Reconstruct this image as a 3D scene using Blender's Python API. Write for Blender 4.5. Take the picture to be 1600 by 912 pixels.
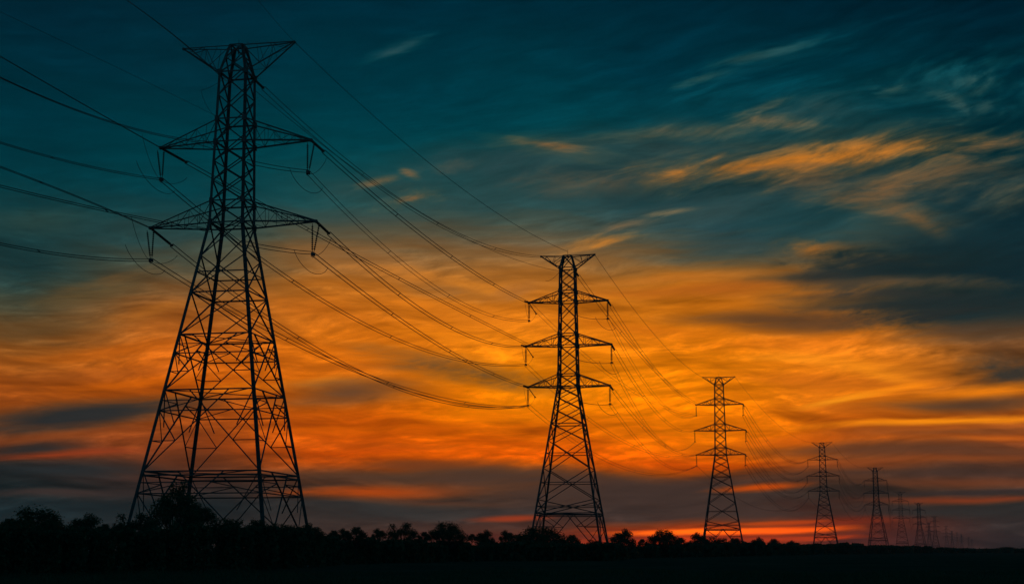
import bpy, bmesh, math, random
from mathutils import Vector, Matrix
R = math.radians
scene = bpy.context.scene
col = scene.collection
for o in list(bpy.data.objects):
    bpy.data.objects.remove(o)

# ------------------------------------------------------------------ camera
FOCAL = 2222.2                      # in photo pixels (50 mm on a 36 mm sensor, photo 1600 px wide)
PITCH = math.atan((859 - 456) / FOCAL)
CAM_Z = 2.0
cp, sp = math.cos(PITCH), math.sin(PITCH)
cam_data = bpy.data.cameras.new('camera')
cam_data.sensor_width = 36.0
cam_data.lens = 50.0
cam_data.clip_start = 0.1
cam_data.clip_end = 60000
cam = bpy.data.objects.new('camera', cam_data)
cam.location = (0, 0, CAM_Z)
cam.rotation_euler = (math.pi / 2 + PITCH, 0, 0)
col.objects.link(cam)
scene.camera = cam


def ray(x, y):
    dx = (x - 800) / FOCAL
    dy = (456 - y) / FOCAL
    return Vector((dx, cp - dy * sp, sp + dy * cp))


def at(x, y, dist):
    """the point of the place seen at photo pixel x, y and at depth dist along +Y"""
    d = ray(x, y)
    t = dist / d.y
    return Vector((d.x * t, dist, CAM_Z + d.z * t))


def sky_deg(x, y):
    d = ray(x, y).normalized()
    return math.degrees(math.atan2(d.x, d.y)), math.degrees(math.asin(d.z))


# ------------------------------------------------------------------ colour management
scene.view_settings.view_transform = 'Standard'
scene.view_settings.look = 'None'
scene.view_settings.exposure = 0.0
scene.view_settings.gamma = 1.0
scene.view_settings.use_curve_mapping = False
scene.render.engine = 'CYCLES'
scene.cycles.max_bounces = 4
scene.cycles.volume_bounces = 0
scene.cycles.use_denoising = True
scene.cycles.denoiser = 'OPENIMAGEDENOISE'
scene.cycles.sample_clamp_indirect = 4


def lin(c):
    out = []
    for v in c:
        v = v / 255.0
        out.append(v / 12.92 if v <= 0.04045 else ((v + 0.055) / 1.055) ** 2.4)
    return tuple(out) + (1.0,)


def tone(c):
    warm = max(0.0, c[0] - c[2])
    c = (c[0], c[1] - 0.075 * max(0.0, c[0] - c[1]), max(0.0, c[2] - 0.105 * warm))
    return tuple(v ** (1 / 2.2) for v in lin(c)[:3]) + (1.0,)           # sky tones are blended evenly spaced, made linear at the end


# ------------------------------------------------------------------ the dusk sky
world = bpy.data.worlds.new('World')
scene.world = world
world.use_nodes = True
world.cycles.sampling_method = 'MANUAL'
world.cycles.sample_map_resolution = 512
nt = world.node_tree
nt.nodes.clear()
N, L = nt.nodes, nt.links


def setin(sock, v):
    if isinstance(v, bpy.types.NodeSocket):
        L.new(v, sock)
    else:
        sock.default_value = v


def m(op, a, b=0.0, c=0.0, clamp=False):
    n = N.new('ShaderNodeMath')
    n.operation = op
    n.use_clamp = clamp
    setin(n.inputs[0], a)
    setin(n.inputs[1], b)
    setin(n.inputs[2], c)
    return n.outputs[0]


def xyz(a, b, c=0.0):
    n = N.new('ShaderNodeCombineXYZ')
    setin(n.inputs[0], a)
    setin(n.inputs[1], b)
    setin(n.inputs[2], c)
    return n.outputs[0]


def grey(v):
    n = N.new('ShaderNodeCombineColor')
    for k in range(3):
        setin(n.inputs[k], v)
    return n.outputs[0]


def noise(vec, detail=6.0, rough=0.55, lac=2.0, dist=0.0):
    n = N.new('ShaderNodeTexNoise')
    n.noise_dimensions = '3D'
    setin(n.inputs['Vector'], vec)
    n.inputs['Scale'].default_value = 1.0
    n.inputs['Detail'].default_value = detail
    n.inputs['Roughness'].default_value = rough
    n.inputs['Lacunarity'].default_value = lac
    n.inputs['Distortion'].default_value = dist
    return n


def smooth(v, lo, hi, a=0.0, b=1.0):
    n = N.new('ShaderNodeMapRange')
    n.interpolation_type = 'SMOOTHSTEP'
    setin(n.inputs[0], v)
    n.inputs[1].default_value = lo
    n.inputs[2].default_value = hi
    n.inputs[3].default_value = a
    n.inputs[4].default_value = b
    return n.outputs[0]


def mix(f, a, b, mode='MIX'):
    n = N.new('ShaderNodeMix')
    n.data_type = 'RGBA'
    n.blend_type = mode
    n.clamp_factor = True
    setin(n.inputs[0], f)
    setin(n.inputs[6], a)
    setin(n.inputs[7], b)
    return n.outputs[2]


tc = N.new('ShaderNodeTexCoord')
sep = N.new('ShaderNodeSeparateXYZ')
L.new(tc.outputs['Generated'], sep.inputs[0])
DEG = 180 / math.pi
U = m('MULTIPLY', m('ARCTAN2', sep.outputs[0], sep.outputs[1]), DEG)      # azimuth, degrees
V = m('MULTIPLY', m('ARCSINE', sep.outputs[2]), DEG)                      # elevation, degrees

# slow turbulence that bends every layer of cloud
wn = noise(xyz(m('MULTIPLY', U, 0.16), m('MULTIPLY', V, 0.42), 3.7), 2, 0.45)
wsep = N.new('ShaderNodeSeparateColor')
L.new(wn.outputs['Color'], wsep.inputs[0])
wu = m('SUBTRACT', wsep.outputs[0], 0.5)
wv = m('SUBTRACT', wsep.outputs[1], 0.5)
WU = m('MULTIPLY_ADD', wu, 3.5, U)
WV = m('MULTIPLY_ADD', wv, 1.1, V)


def rot_uv(ang, su, sv, seed):
    a = R(ang)
    ca, sa = math.cos(a), math.sin(a)
    p = m('MULTIPLY_ADD', WU, ca * su, m('MULTIPLY', WV, sa * su))
    q = m('MULTIPLY_ADD', WU, -sa * sv, m('MULTIPLY', WV, ca * sv))
    return xyz(p, q, seed)


nH = noise(rot_uv(1.5, 0.10, 1.1, 1.3), 6, 0.56, dist=0.12).outputs[0]     # level banks
nD = noise(rot_uv(14, 0.28, 1.9, 8.1), 7, 0.6, dist=0.3).outputs[0]     # cirrus combed up to the right
nR = noise(rot_uv(-9, 0.24, 1.7, 5.2), 6, 0.55, dist=0.15).outputs[0]     # cirrus falling to the right
nF = noise(rot_uv(10, 0.75, 1.9, 2.6), 8, 0.6, dist=0.25).outputs[0]      # mottled tufts
nW = noise(rot_uv(4, 0.42, 4.2, 9.4), 4, 0.55, dist=0.3).outputs[0]        # fine grain

hV = m('SUBTRACT', nH, 0.5)
fV = m('SUBTRACT', nF, 0.5)
dV = m('SUBTRACT', nD, 0.5)
rV = m('SUBTRACT', nR, 0.5)
gV = m('SUBTRACT', nW, 0.5)
nT = noise(rot_uv(10, 0.8, 3.4, 6.6), 7, 0.62, dist=0.2).outputs[0]      # torn detail inside the clouds
tV = m('SUBTRACT', nT, 0.5)
TX = m('MINIMUM', m('MAXIMUM', m('MULTIPLY_ADD', tV, 2.6, 0.95), 0.25), 1.5)

# colour columns: elevation ramps at several azimuths, blended sideways
COLUMNS = [
    (0, [(0, (1, 38, 52)), (150, (0, 48, 60)), (240, (1, 54, 64)), (330, (22, 60, 63)), (420, (30, 60, 61)),
         (480, (78, 74, 56)), (540, (140, 84, 38)), (600, (162, 84, 32)), (650, (146, 74, 32)), (700, (104, 57, 38)),
         (740, (46, 44, 42)), (790, (22, 37, 41)), (840, (30, 37, 39))]),
    (270, [(0, (1, 40, 55)), (120, (1, 48, 60)), (220, (0, 60, 70)), (310, (10, 62, 69)), (375, (46, 70, 67)),
           (430, (100, 82, 58)), (480, (150, 92, 46)), (540, (188, 100, 36)), (600, (200, 98, 28)), (640, (170, 84, 32)),
           (700, (132, 66, 36)), (750, (72, 50, 44)), (800, (30, 40, 43)), (850, (48, 45, 43))]),
    (530, [(0, (0, 42, 57)), (120, (0, 52, 64)), (220, (1, 64, 74)), (290, (28, 74, 76)), (345, (66, 80, 72)),
           (405, (142, 100, 60)), (450, (192, 116, 48)), (520, (218, 120, 36)), (600, (216, 112, 30)), (660, (215, 100, 24)),
           (712, (205, 86, 22)), (742, (120, 66, 38)), (785, (50, 46, 44)), (825, (66, 50, 44)), (850, (92, 57, 47))]),
    (800, [(0, (0, 42, 56)), (120, (0, 54, 66)), (200, (1, 64, 74)), (260, (34, 72, 74)), (320, (44, 76, 76)),
           (380, (114, 92, 66)), (440, (182, 116, 54)), (500, (226, 130, 40)), (580, (240, 138, 28)), (640, (246, 136, 18)),
           (705, (232, 100, 14)), (745, (116, 66, 36)), (790, (60, 50, 47)), (830, (96, 58, 46)), (850, (130, 58, 40))]),
    (1070, [(0, (0, 38, 52)), (100, (0, 50, 64)), (180, (4, 62, 72)), (230, (44, 72, 72)), (290, (40, 66, 68)),
            (350, (50, 76, 76)), (400, (122, 94, 62)), (450, (202, 122, 44)), (520, (234, 132, 34)), (600, (246, 139, 26)),
            (680, (246, 130, 20)), (728, (222, 90, 16)), (752, (90, 58, 44)), (795, (66, 52, 47)), (822, (104, 56, 40)),
            (846, (172, 62, 30))]),
    (1330, [(0, (0, 36, 50)), (100, (0, 48, 60)), (170, (8, 58, 66)), (220, (28, 62, 64)), (290, (40, 64, 66)),
            (340, (34, 70, 74)), (390, (94, 86, 66)), (440, (140, 92, 50)), (500, (214, 122, 44)), (560, (227, 128, 38)),
            (620, (226, 124, 34)), (680, (200, 96, 28)), (730, (120, 66, 40)), (780, (62, 50, 44)), (820, (116, 54, 40)),
            (845, (112, 52, 42))]),
    (1600, [(0, (0, 32, 46)), (100, (0, 40, 52)), (200, (1, 44, 54)), (300, (16, 48, 56)), (400, (14, 40, 48)),
            (470, (26, 46, 50)), (530, (116, 76, 46)), (590, (124, 78, 44)), (640, (186, 98, 38)), (690, (160, 78, 36)),
            (740, (80, 54, 44)), (780, (46, 46, 44)), (830, (60, 46, 44)), (855, (56, 44, 42))]),
]
ELO, EHI = -4.0, 40.0
SEMI = m('MULTIPLY_ADD', hV, 1.6, m('MULTIPLY_ADD', rV, 0.7, WV))        # wispy edge between the tones
vfac = m('MULTIPLY_ADD', SEMI, 1.0 / (EHI - ELO), -ELO / (EHI - ELO))


def ramp(stops):
    n = N.new('ShaderNodeValToRGB')
    n.color_ramp.interpolation = 'LINEAR'
    els = n.color_ramp.elements
    stops = sorted(stops)
    els[0].position, els[0].color = stops[0][0], tone(stops[0][1])
    els[1].position, els[1].color = stops[-1][0], tone(stops[-1][1])
    for p, c in stops[1:-1]:
        e = els.new(p)
        e.color = tone(c)
    L.new(vfac, n.inputs[0])
    return n.outputs[0]


def column(px, stops):
    out = []
    for y, c in stops:
        out.append(((sky_deg(px, y)[1] - ELO) / (EHI - ELO), c))
    top = stops[0][1]
    out.append((1.0, (0, int(top[1] * 1.05), int(top[2] * 1.05))))
    return ramp(out)


BACK = [(0.05, (54, 80, 94)), (0.16, (42, 82, 97)), (0.34, (18, 76, 93)), (0.6, (2, 62, 80)), (1.0, (0, 44, 60))]
field = ramp(BACK)                                                        # the dusk behind the camera
prev_az = -75.0
for px, stops in COLUMNS:
    az = sky_deg(px, 600)[0]
    field = mix(smooth(WU, prev_az, az), field, column(px, stops))
    prev_az = az
field = mix(smooth(WU, prev_az, 75.0), field, ramp(BACK))

# thin streaks through the whole glow: lighter and darker veils of the same cloud
veil = m('MULTIPLY_ADD', hV, 1.2, m('MULTIPLY_ADD', gV, 0.35, m('MULTIPLY', rV, 0.8)))
torn = m('MULTIPLY', tV, smooth(m('MULTIPLY_ADD', rV, 0.6, nH), 0.42, 0.62))
veil = m('MULTIPLY_ADD', torn, 1.3, veil)
low = smooth(V, 8.0, 14.5, 1.0, 0.30)
gain = m('MULTIPLY_ADD', m('MULTIPLY', veil, low), 0.76, 0.965)
gain = m('MINIMUM', m('MAXIMUM', gain, 0.45), 1.5)
field = mix(1.0, field, grey(gain), 'MULTIPLY')

EDGE = {'h': m('MULTIPLY_ADD', hV, 1.7, m('MULTIPLY', gV, 0.7)),
        'd': m('MULTIPLY_ADD', dV, 2.4, m('MULTIPLY', fV, 1.0)),
        'r': m('MULTIPLY_ADD', rV, 2.2, m('MULTIPLY', gV, 0.8)),
        'f': m('MULTIPLY_ADD', fV, 3.4, m('MULTIPLY', gV, 0.8)),
        's': m('MULTIPLY_ADD', hV, 0.9, m('MULTIPLY', gV, 0.8)),
        'p': m('MULTIPLY', gV, 0.7),
        'm': m('MULTIPLY_ADD', hV, 1.6, m('MULTIPLY_ADD', fV, 1.9, m('MULTIPLY', gV, 0.4)))}

fine = m('ADD', m('ADD', EDGE['h'], EDGE['d']), m('ADD', EDGE['r'], EDGE['f']))
CU = m('MULTIPLY_ADD', fine, 0.02, m('MULTIPLY_ADD', wu, 1.1, U))
CV = m('MULTIPLY_ADD', fine, 0.01, m('MULTIPLY_ADD', wv, 0.55, V))


def cloud(x0, y0, x1, y1, w, c, alpha=0.8, kind='h', soft=1.0):
    """one bank or wisp of cloud from sky point 0 to 1 (photo pixels turned into azimuth and elevation), w px half-thick"""
    global field
    a0, a1 = sky_deg(x0, y0), sky_deg(x1, y1)
    du, dv = a1[0] - a0[0], a1[1] - a0[1]
    cx, cy = (a0[0] + a1[0]) / 2, (a0[1] + a1[1]) / 2
    ln = max(0.1, math.hypot(du, dv) / 2 * 1.25)
    wd = w * 0.0258 * 1.3
    th = math.atan2(dv, du)
    ct, st = math.cos(th), math.sin(th)
    p = m('MULTIPLY_ADD', CU, ct / ln, m('MULTIPLY_ADD', CV, st / ln, -(cx * ct + cy * st) / ln))
    q = m('MULTIPLY_ADD', CU, -st / wd, m('MULTIPLY_ADD', CV, ct / wd, (cx * st - cy * ct) / wd))
    r = m('SQRT', m('MULTIPLY_ADD', p, p, m('MULTIPLY', q, q)))
    v = m('SUBTRACT', EDGE[kind], r)
    f = smooth(v, -1.0 - 0.6 * soft, -1.0 + 0.95 * soft, 0.0, alpha)
    if kind in 'drfm':
        f = m('MULTIPLY', f, TX, clamp=True)
    field = mix(f, field, tone(c))


CLOUDS = [
    # dull mauve-grey veils in the teal, upper middle and right
    (760, 262, 1060, 275, 26, (36, 62, 64), .7, 'd'), (860, 288, 1060, 282, 14, (92, 80, 64), .55, 'd'),
    (1000, 300, 1300, 275, 17, (14, 50, 56), .85, 'd'), (1060, 385, 1260, 378, 26, (32, 62, 68), .7, 'h'),
    (1180, 345, 1330, 332, 26, (26, 62, 66), .7, 'h'), (1340, 255, 1600, 180, 26, (4, 42, 50), .85, 'd'),
    (1180, 185, 1330, 165, 18, (44, 70, 70), .6, 'd'), (1040, 205, 1160, 200, 9, (92, 86, 68), .6, 'd'),
    (950, 215, 1060, 205, 7, (84, 82, 66), .5, 'd'),
    (1165, 185, 1262, 195, 8, (112, 96, 72), .75, 'd'), (1165, 178, 1220, 160, 5, (92, 90, 74), .6, 'd'),
    (1060, 132, 1130, 112, 5, (70, 92, 84), .7, 'd'), (1140, 98, 1240, 72, 5, (80, 98, 88), .75, 'd'),
    (1100, 120, 1300, 60, 16, (12, 62, 72), .6, 'd'), (1070, 150, 1270, 130, 10, (4, 68, 80), .6, 'd'),
    (1360, 150, 1480, 118, 18, (14, 66, 74), .6, 'f'), (1470, 152, 1580, 128, 26, (30, 78, 82), .5, 'f', 1.2), (1380, 160, 1600, 118, 30, (10, 62, 70), .5, 'f', 1.3), (1466, 146, 1502, 160, 6, (58, 84, 80), .6, 'f', 1.2),
    (1506, 130, 1544, 120, 6, (56, 86, 84), .6, 'f', 1.2), (1518, 148, 1542, 138, 5, (66, 90, 84), .6, 'f', 1.2), (1544, 134, 1558, 120, 7, (48, 82, 82), .55, 'f', 1.2),
    (1490, 165, 1510, 170, 5, (60, 86, 84), .5, 'f'), (1440, 122, 1495, 108, 5, (20, 84, 92), .5, 'f'),
    (1376, 144, 1420, 130, 6, (56, 86, 82), .6, 'f', 1.2), (1518, 176, 1550, 160, 8, (52, 78, 76), .55, 'f', 1.2),
    (575, 92, 660, 62, 10, (40, 74, 80), .6, 'd'), (600, 86, 655, 62, 4, (44, 80, 84), .4, 'd'),
    (1250, 292, 1470, 300, 20, (88, 78, 62), .65, 'd', 1.2), (1222, 290, 1300, 275, 10, (100, 80, 60), .5, 'd'),
    (1340, 308, 1535, 252, 14, (112, 84, 57), .75, 'd', 1.2), (1510, 238, 1620, 210, 9, (104, 82, 60), .7, 'd', 1.2),
    (1470, 280, 1620, 262, 16, (86, 76, 60), .6, 'd', 1.2), (1540, 318, 1620, 308, 16, (82, 78, 62), .55, 'd', 1.2),
    (1330, 318, 1450, 342, 12, (124, 92, 62), .65, 'r', 1.2), (1425, 346, 1486, 384, 9, (140, 98, 60), .7, 'r', 1.1),
    # the long bright cloud
    (1080, 266, 1450, 232, 26, (96, 80, 58), .55, 'd', 1.3), (1095, 262, 1430, 234, 16, (140, 98, 56), .75, 'd', 1.2), (1090, 266, 1270, 250, 7, (186, 116, 52), .75, 'd'),
    (1200, 252, 1390, 236, 8, (190, 118, 50), .72, 'd'), (1300, 228, 1420, 234, 8, (186, 120, 58), .6, 'd'),
    (1180, 246, 1330, 224, 4, (150, 108, 62), .6, 'd'), (1150, 262, 1300, 256, 2.5, (120, 88, 58), .5, 'd'),
    (1105, 252, 1135, 236, 5, (150, 108, 66), .7, 'd'),
    # small lit tufts
    (800, 224, 930, 240, 14, (84, 82, 64), .45, 'r'), (830, 229, 900, 236, 5, (140, 98, 62), .7, 'r'), (800, 222, 830, 228, 6, (90, 86, 66), .6, 'r'),
    (545, 292, 680, 278, 16, (44, 72, 72), .45, 'd'), (568, 288, 610, 280, 5, (126, 98, 68), .7, 'd'), (630, 267, 652, 274, 5, (130, 98, 68), .75, 'r'),
    (606, 316, 672, 304, 10, (86, 88, 70), .5, 'f'), (626, 312, 660, 307, 4, (134, 98, 66), .65, 'f'), (680, 264, 740, 257, 6, (70, 78, 70), .5, 'f'),
    (940, 357, 1012, 346, 7, (122, 98, 72), .75, 'd', 1.2), (1008, 334, 1068, 330, 4, (118, 104, 80), .8, 'd'),
    (890, 386, 975, 374, 9, (176, 118, 60), .75, 'd'),
    # right: dark ragged banks over the glow
    (1240, 398, 1400, 402, 12, (150, 98, 54), .6, 'm'), (1240, 386, 1320, 398, 9, (172, 110, 54), .6, 'm'),
    (1360, 396, 1660, 372, 30, (18, 45, 51), .9, 's', 1.2), (1410, 448, 1660, 432, 40, (18, 40, 45), .9, 's', 1.2),
    (1460, 485, 1660, 480, 22, (30, 45, 46), .8, 's', 1.2), (1400, 430, 1640, 424, 30, (18, 40, 46), .8, 'm', 1.2),
    (1290, 412, 1560, 402, 14, (20, 40, 43), 1.0, 'm'), (1215, 436, 1400, 424, 11, (50, 54, 50), .8, 'm'),
    (1330, 440, 1560, 446, 9, (112, 84, 58), .6, 'm'), (1390, 458, 1600, 462, 12, (22, 40, 42), .95, 'm'),
    (1225, 470, 1420, 464, 9, (60, 54, 48), .85, 'm'), (1300, 490, 1580, 482, 16, (38, 44, 43), .95, 'm'),
    (1080, 498, 1340, 494, 10, (92, 63, 42), .9, 's'), (1205, 436, 1430, 422, 9, (42, 46, 44), .9, 'p'), (1270, 412, 1440, 404, 7, (34, 44, 44), .9, 'm'), (1250, 452, 1330, 444, 5, (70, 60, 48), .7, 'm'), (1225, 474, 1450, 464, 8, (56, 52, 45), .9, 'p'),
    (1340, 424, 1500, 418, 8, (18, 38, 42), .8, 's'), (1380, 470, 1560, 466, 8, (30, 42, 43), .8, 's'), (1080, 455, 1200, 446, 11, (172, 96, 38), .6, 'h'),
    (1170, 512, 1340, 506, 9, (96, 66, 44), .75, 'h'), (1440, 520, 1620, 508, 13, (84, 63, 47), .7, 'h'),
    (1480, 500, 1560, 486, 7, (30, 46, 48), .7, 'm'), (1510, 590, 1640, 572, 17, (58, 52, 45), .8, 'm'),
    # ripples of the left middle
    (600, 470, 760, 500, 13, (236, 136, 46), .55, 'r'), (640, 446, 760, 462, 9, (140, 98, 60), .6, 'r'),
    (560, 420, 700, 440, 9, (206, 128, 58), .55, 'r'), (700, 440, 830, 470, 8, (214, 132, 52), .55, 'r'),
    (770, 470, 840, 450, 10, (160, 104, 60), .6, 'd'), (470, 395, 600, 400, 12, (140, 100, 62), .5, 'd'),
    (420, 470, 560, 500, 12, (212, 118, 44), .5, 'r'),
    # bright yellow threads and grey bars, right
    (1180, 590, 1430, 598, 9, (196, 104, 34), .55, 's'), (1240, 556, 1400, 580, 9, (244, 148, 46), .5, 's'),
    (1350, 575, 1440, 602, 6, (250, 150, 44), .55, 's'), (1285, 630, 1410, 606, 4, (255, 172, 52), .75, 's', 1.2),
    (1330, 618, 1480, 596, 6, (255, 140, 36), .6, 's'), (1440, 620, 1640, 603, 8, (248, 140, 36), .85, 's'),
    (1390, 636, 1640, 626, 9, (82, 60, 46), .9, 's'), (1300, 638, 1440, 646, 7, (206, 108, 34), .6, 's'),
    (1300, 664, 1640, 648, 5, (255, 152, 38), .95, 's'), (1340, 676, 1640, 667, 8, (120, 70, 42), .8, 's'),
    (1400, 672, 1560, 664, 4, (190, 96, 36), .5, 's'),
    (1480, 687, 1620, 682, 3.5, (204, 106, 42), .85, 's'), (1200, 702, 1640, 702, 11, (88, 58, 44), .8, 's'),
    (1300, 722, 1640, 716, 4, (140, 74, 40), .7, 's'), (1280, 738, 1640, 736, 8, (66, 50, 44), .8, 's'),
    (1390, 754, 1640, 750, 5, (112, 62, 40), .75, 's'), (1400, 768, 1640, 763, 3, (54, 44, 42), .85, 's'),
    (1380, 780, 1640, 777, 5, (136, 62, 36), .9, 's'), (1320, 796, 1640, 796, 9, (46, 44, 42), .85, 's'),
    (1160, 690, 1300, 684, 7, (212, 100, 30), .6, 's'), (1250, 726, 1420, 730, 6, (150, 74, 36), .5, 's'),
    # streaks in the open glow between the pylons
    (860, 470, 1010, 462, 5, (238, 144, 44), .6, 's'), (960, 440, 1180, 428, 6, (196, 118, 50), .6, 's'),
    (930, 462, 1190, 446, 8, (178, 98, 38), .6, 's'), (1040, 478, 1280, 470, 6, (222, 128, 40), .5, 's'),
    (920, 506, 1090, 520, 7, (206, 112, 34), .5, 's'), (1130, 540, 1330, 532, 7, (208, 112, 34), .5, 's'),
    (1160, 560, 1280, 556, 4, (250, 152, 46), .5, 's'), (640, 520, 800, 540, 6, (246, 142, 40), .5, 's'),
    (450, 540, 640, 560, 9, (226, 120, 32), .5, 's'), (480, 574, 700, 572, 6, (180, 96, 34), .45, 's'),
    (660, 650, 840, 640, 8, (248, 130, 22), .5, 's'), (480, 672, 760, 662, 6, (226, 108, 22), .5, 's'),
    (500, 694, 780, 700, 5, (180, 82, 26), .5, 's'), (600, 712, 800, 706, 4, (232, 104, 20), .5, 's'),
    (590, 722, 800, 736, 6, (98, 60, 40), .7, 's'), (930, 742, 1090, 736, 4, (226, 98, 20), .6, 's'),
    (60, 560, 260, 540, 7, (196, 100, 30), .5, 's'), (20, 590, 250, 580, 7, (138, 72, 32), .45, 's'),
    (120, 606, 300, 590, 5, (214, 108, 28), .5, 's'), (-20, 520, 140, 508, 8, (92, 70, 44), .5, 's'),
    (80, 470, 240, 440, 8, (104, 84, 54), .5, 'd'), (180, 500, 320, 470, 7, (170, 104, 46), .5, 'd'),
    (120, 446, 240, 420, 6, (112, 84, 52), .45, 'd'), (-10, 350, 130, 340, 16, (50, 68, 60), .5, 'h'),
    # left: grey banks
    (-20, 662, 270, 632, 17, (36, 42, 45), .95, 'h'), (-20, 704, 110, 697, 9, (42, 43, 44), .9, 'h'),
    (-20, 690, 160, 676, 6, (142, 74, 40), .6, 'h'), (-20, 716, 190, 706, 5, (156, 66, 38), .85, 'h'),
    (-20, 738, 230, 732, 10, (36, 43, 46), .8, 'h'), (-20, 772, 200, 768, 5, (66, 50, 46), .7, 'h'),
    (300, 618, 420, 604, 7, (238, 132, 36), .7, 'd'), (455, 604, 560, 592, 7, (240, 140, 42), .75, 'd'),
    (460, 618, 640, 606, 17, (92, 66, 50), .85, 'h'), (600, 556, 840, 600, 13, (106, 76, 48), .8, 'r'),
    # low grey bank and the red slots under it
    (470, 745, 840, 742, 9, (74, 56, 46), .8, 'h'), (560, 728, 760, 722, 5, (120, 64, 36), .7, 'h'),
    (470, 772, 700, 766, 8, (192, 80, 26), .8, 'h'), (590, 782, 770, 786, 4, (130, 70, 42), .7, 'h'),
    (480, 798, 760, 792, 12, (52, 50, 48), .8, 'h'), (780, 762, 1250, 770, 24, (66, 51, 46), .85, 'h', .8),
    (1130, 764, 1250, 758, 5, (214, 86, 24), .85, 's'), (1040, 800, 1220, 798, 12, (70, 52, 46), .8, 'h'),
    (760, 810, 850, 807, 4, (176, 68, 38), .8, 'h'), (940, 836, 1270, 828, 12, (226, 78, 18), .75, 's', 1.1), (975, 833, 1180, 828, 4, (345, 150, 14), 1.0, 'p', .8), (1150, 830, 1310, 824, 4, (330, 132, 20), 1.0, 'p', .8), (1130, 818, 1290, 813, 2.5, (210, 84, 26), .8, 'p', .8),
    (1000, 846, 1120, 843, 4, (300, 104, 20), .9, 'p', .8), (1160, 842, 1340, 838, 3, (240, 84, 26), .85, 'p', .8), (860, 852, 1200, 848, 8, (222, 72, 22), .8, 'h'),
    (1230, 820, 1400, 812, 6, (176, 64, 34), .6, 'h'),
]
for c_ in CLOUDS:
    cloud(*c_)

comb = m('MULTIPLY', smooth(V, 10.0, 15.0, 0.12, 0.6), smooth(U, -8.0, 6.0, 0.25, 1.0))
grain = m('MULTIPLY_ADD', dV, comb, m('MULTIPLY_ADD', gV, 0.14, 1.0))
field = mix(1.0, field, grey(grain), 'MULTIPLY')
gm = N.new('ShaderNodeGamma')
L.new(field, gm.inputs[0])
gm.inputs[1].default_value = 2.2
bg = N.new('ShaderNodeBackground')
L.new(gm.outputs[0], bg.inputs[0])
bg.inputs[1].default_value = 1.0
wo = N.new('ShaderNodeOutputWorld')
L.new(bg.outputs[0], wo.inputs[0])


# ------------------------------------------------------------------ last light of the sun, just at the horizon
SUN_AZ, SUN_EL = sky_deg(1090, 830)[0], 1.0
sun_data = bpy.data.lights.new('sun', 'SUN')
sun_data.energy = 0.03
sun_data.angle = R(0.5)
sun_data.color = (1.0, 0.42, 0.14)
sun = bpy.data.objects.new('sun', sun_data)
sun.rotation_euler = (R(90 - SUN_EL), 0, R(180 - SUN_AZ))
col.objects.link(sun)


# ------------------------------------------------------------------ materials
def material(name, c, c2, rough=0.6, metal=0.0, scale=4.0, bump=0.0, spec=0.3):
    mt = bpy.data.materials.new(name)
    mt.use_nodes = True
    t = mt.node_tree
    b = t.nodes['Principled BSDF']
    b.inputs['Roughness'].default_value = rough
    b.inputs['Metallic'].default_value = metal
    b.inputs['Specular IOR Level'].default_value = spec
    n = t.nodes.new('ShaderNodeTexNoise')
    n.inputs['Scale'].default_value = scale
    n.inputs['Detail'].default_value = 5
    tcn = t.nodes.new('ShaderNodeTexCoord')
    t.links.new(tcn.outputs['Object'], n.inputs['Vector'])
    r = t.nodes.new('ShaderNodeValToRGB')
    r.color_ramp.elements[0].position = 0.35
    r.color_ramp.elements[1].position = 0.68
    r.color_ramp.elements[0].color = tuple(c) + (1,)
    r.color_ramp.elements[1].color = tuple(c2) + (1,)
    t.links.new(n.outputs[0], r.inputs[0])
    t.links.new(r.outputs[0], b.inputs['Base Color'])
    if bump:
        bp = t.nodes.new('ShaderNodeBump')
        bp.inputs['Strength'].default_value = bump
        t.links.new(n.outputs[0], bp.inputs['Height'])
        t.links.new(bp.outputs[0], b.inputs['Normal'])
    return mt


STEEL = material('weathered_steel', (0.07, 0.075, 0.075), (0.12, 0.125, 0.125), 0.8, 0.0, 1.5)
CABLE = material('aluminium_cable', (0.07, 0.07, 0.07), (0.11, 0.11, 0.11), 0.8, 0.0, 3.0)
PORCELAIN = material('brown_porcelain', (0.06, 0.035, 0.025), (0.10, 0.06, 0.04), 0.5, 0.0, 3.0)
CONCRETE = material('footing_concrete', (0.24, 0.23, 0.21), (0.34, 0.33, 0.30), 0.9, 0.0, 2.0, 0.3)
BARK = material('tree_bark', (0.05, 0.04, 0.03), (0.10, 0.08, 0.06), 0.9, 0.0, 3.0, 0.5)
LEAF = material('dark_leaves', (0.06, 0.085, 0.045), (0.095, 0.12, 0.06), 0.7, 0.0, 0.8, 0.0, 0.05)
LEAF2 = material('olive_leaves', (0.07, 0.085, 0.04), (0.11, 0.12, 0.06), 0.7, 0.0, 0.8, 0.0, 0.05)
GRASS = material('dry_grass', (0.06, 0.08, 0.045), (0.10, 0.12, 0.065), 0.9, 0.0, 0.3, 0.0, 0.0)
SOIL = material('field_soil', (0.05, 0.06, 0.04), (0.085, 0.095, 0.06), 0.95, 0.0, 0.06, 0.4, 0.0)


# ------------------------------------------------------------------ objects
def tag(o, label=None, cat=None, group=None, kind=None):
    if label:
        o['label'] = label
    if cat:
        o['category'] = cat
    if group:
        o['group'] = group
    if kind:
        o['kind'] = kind
    return o


def empty(name, loc, rz=0.0):
    o = bpy.data.objects.new(name, None)
    o.empty_display_size = 1.0
    o.location = loc
    o.rotation_euler = (0, 0, rz)
    col.objects.link(o)
    return o


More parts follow.
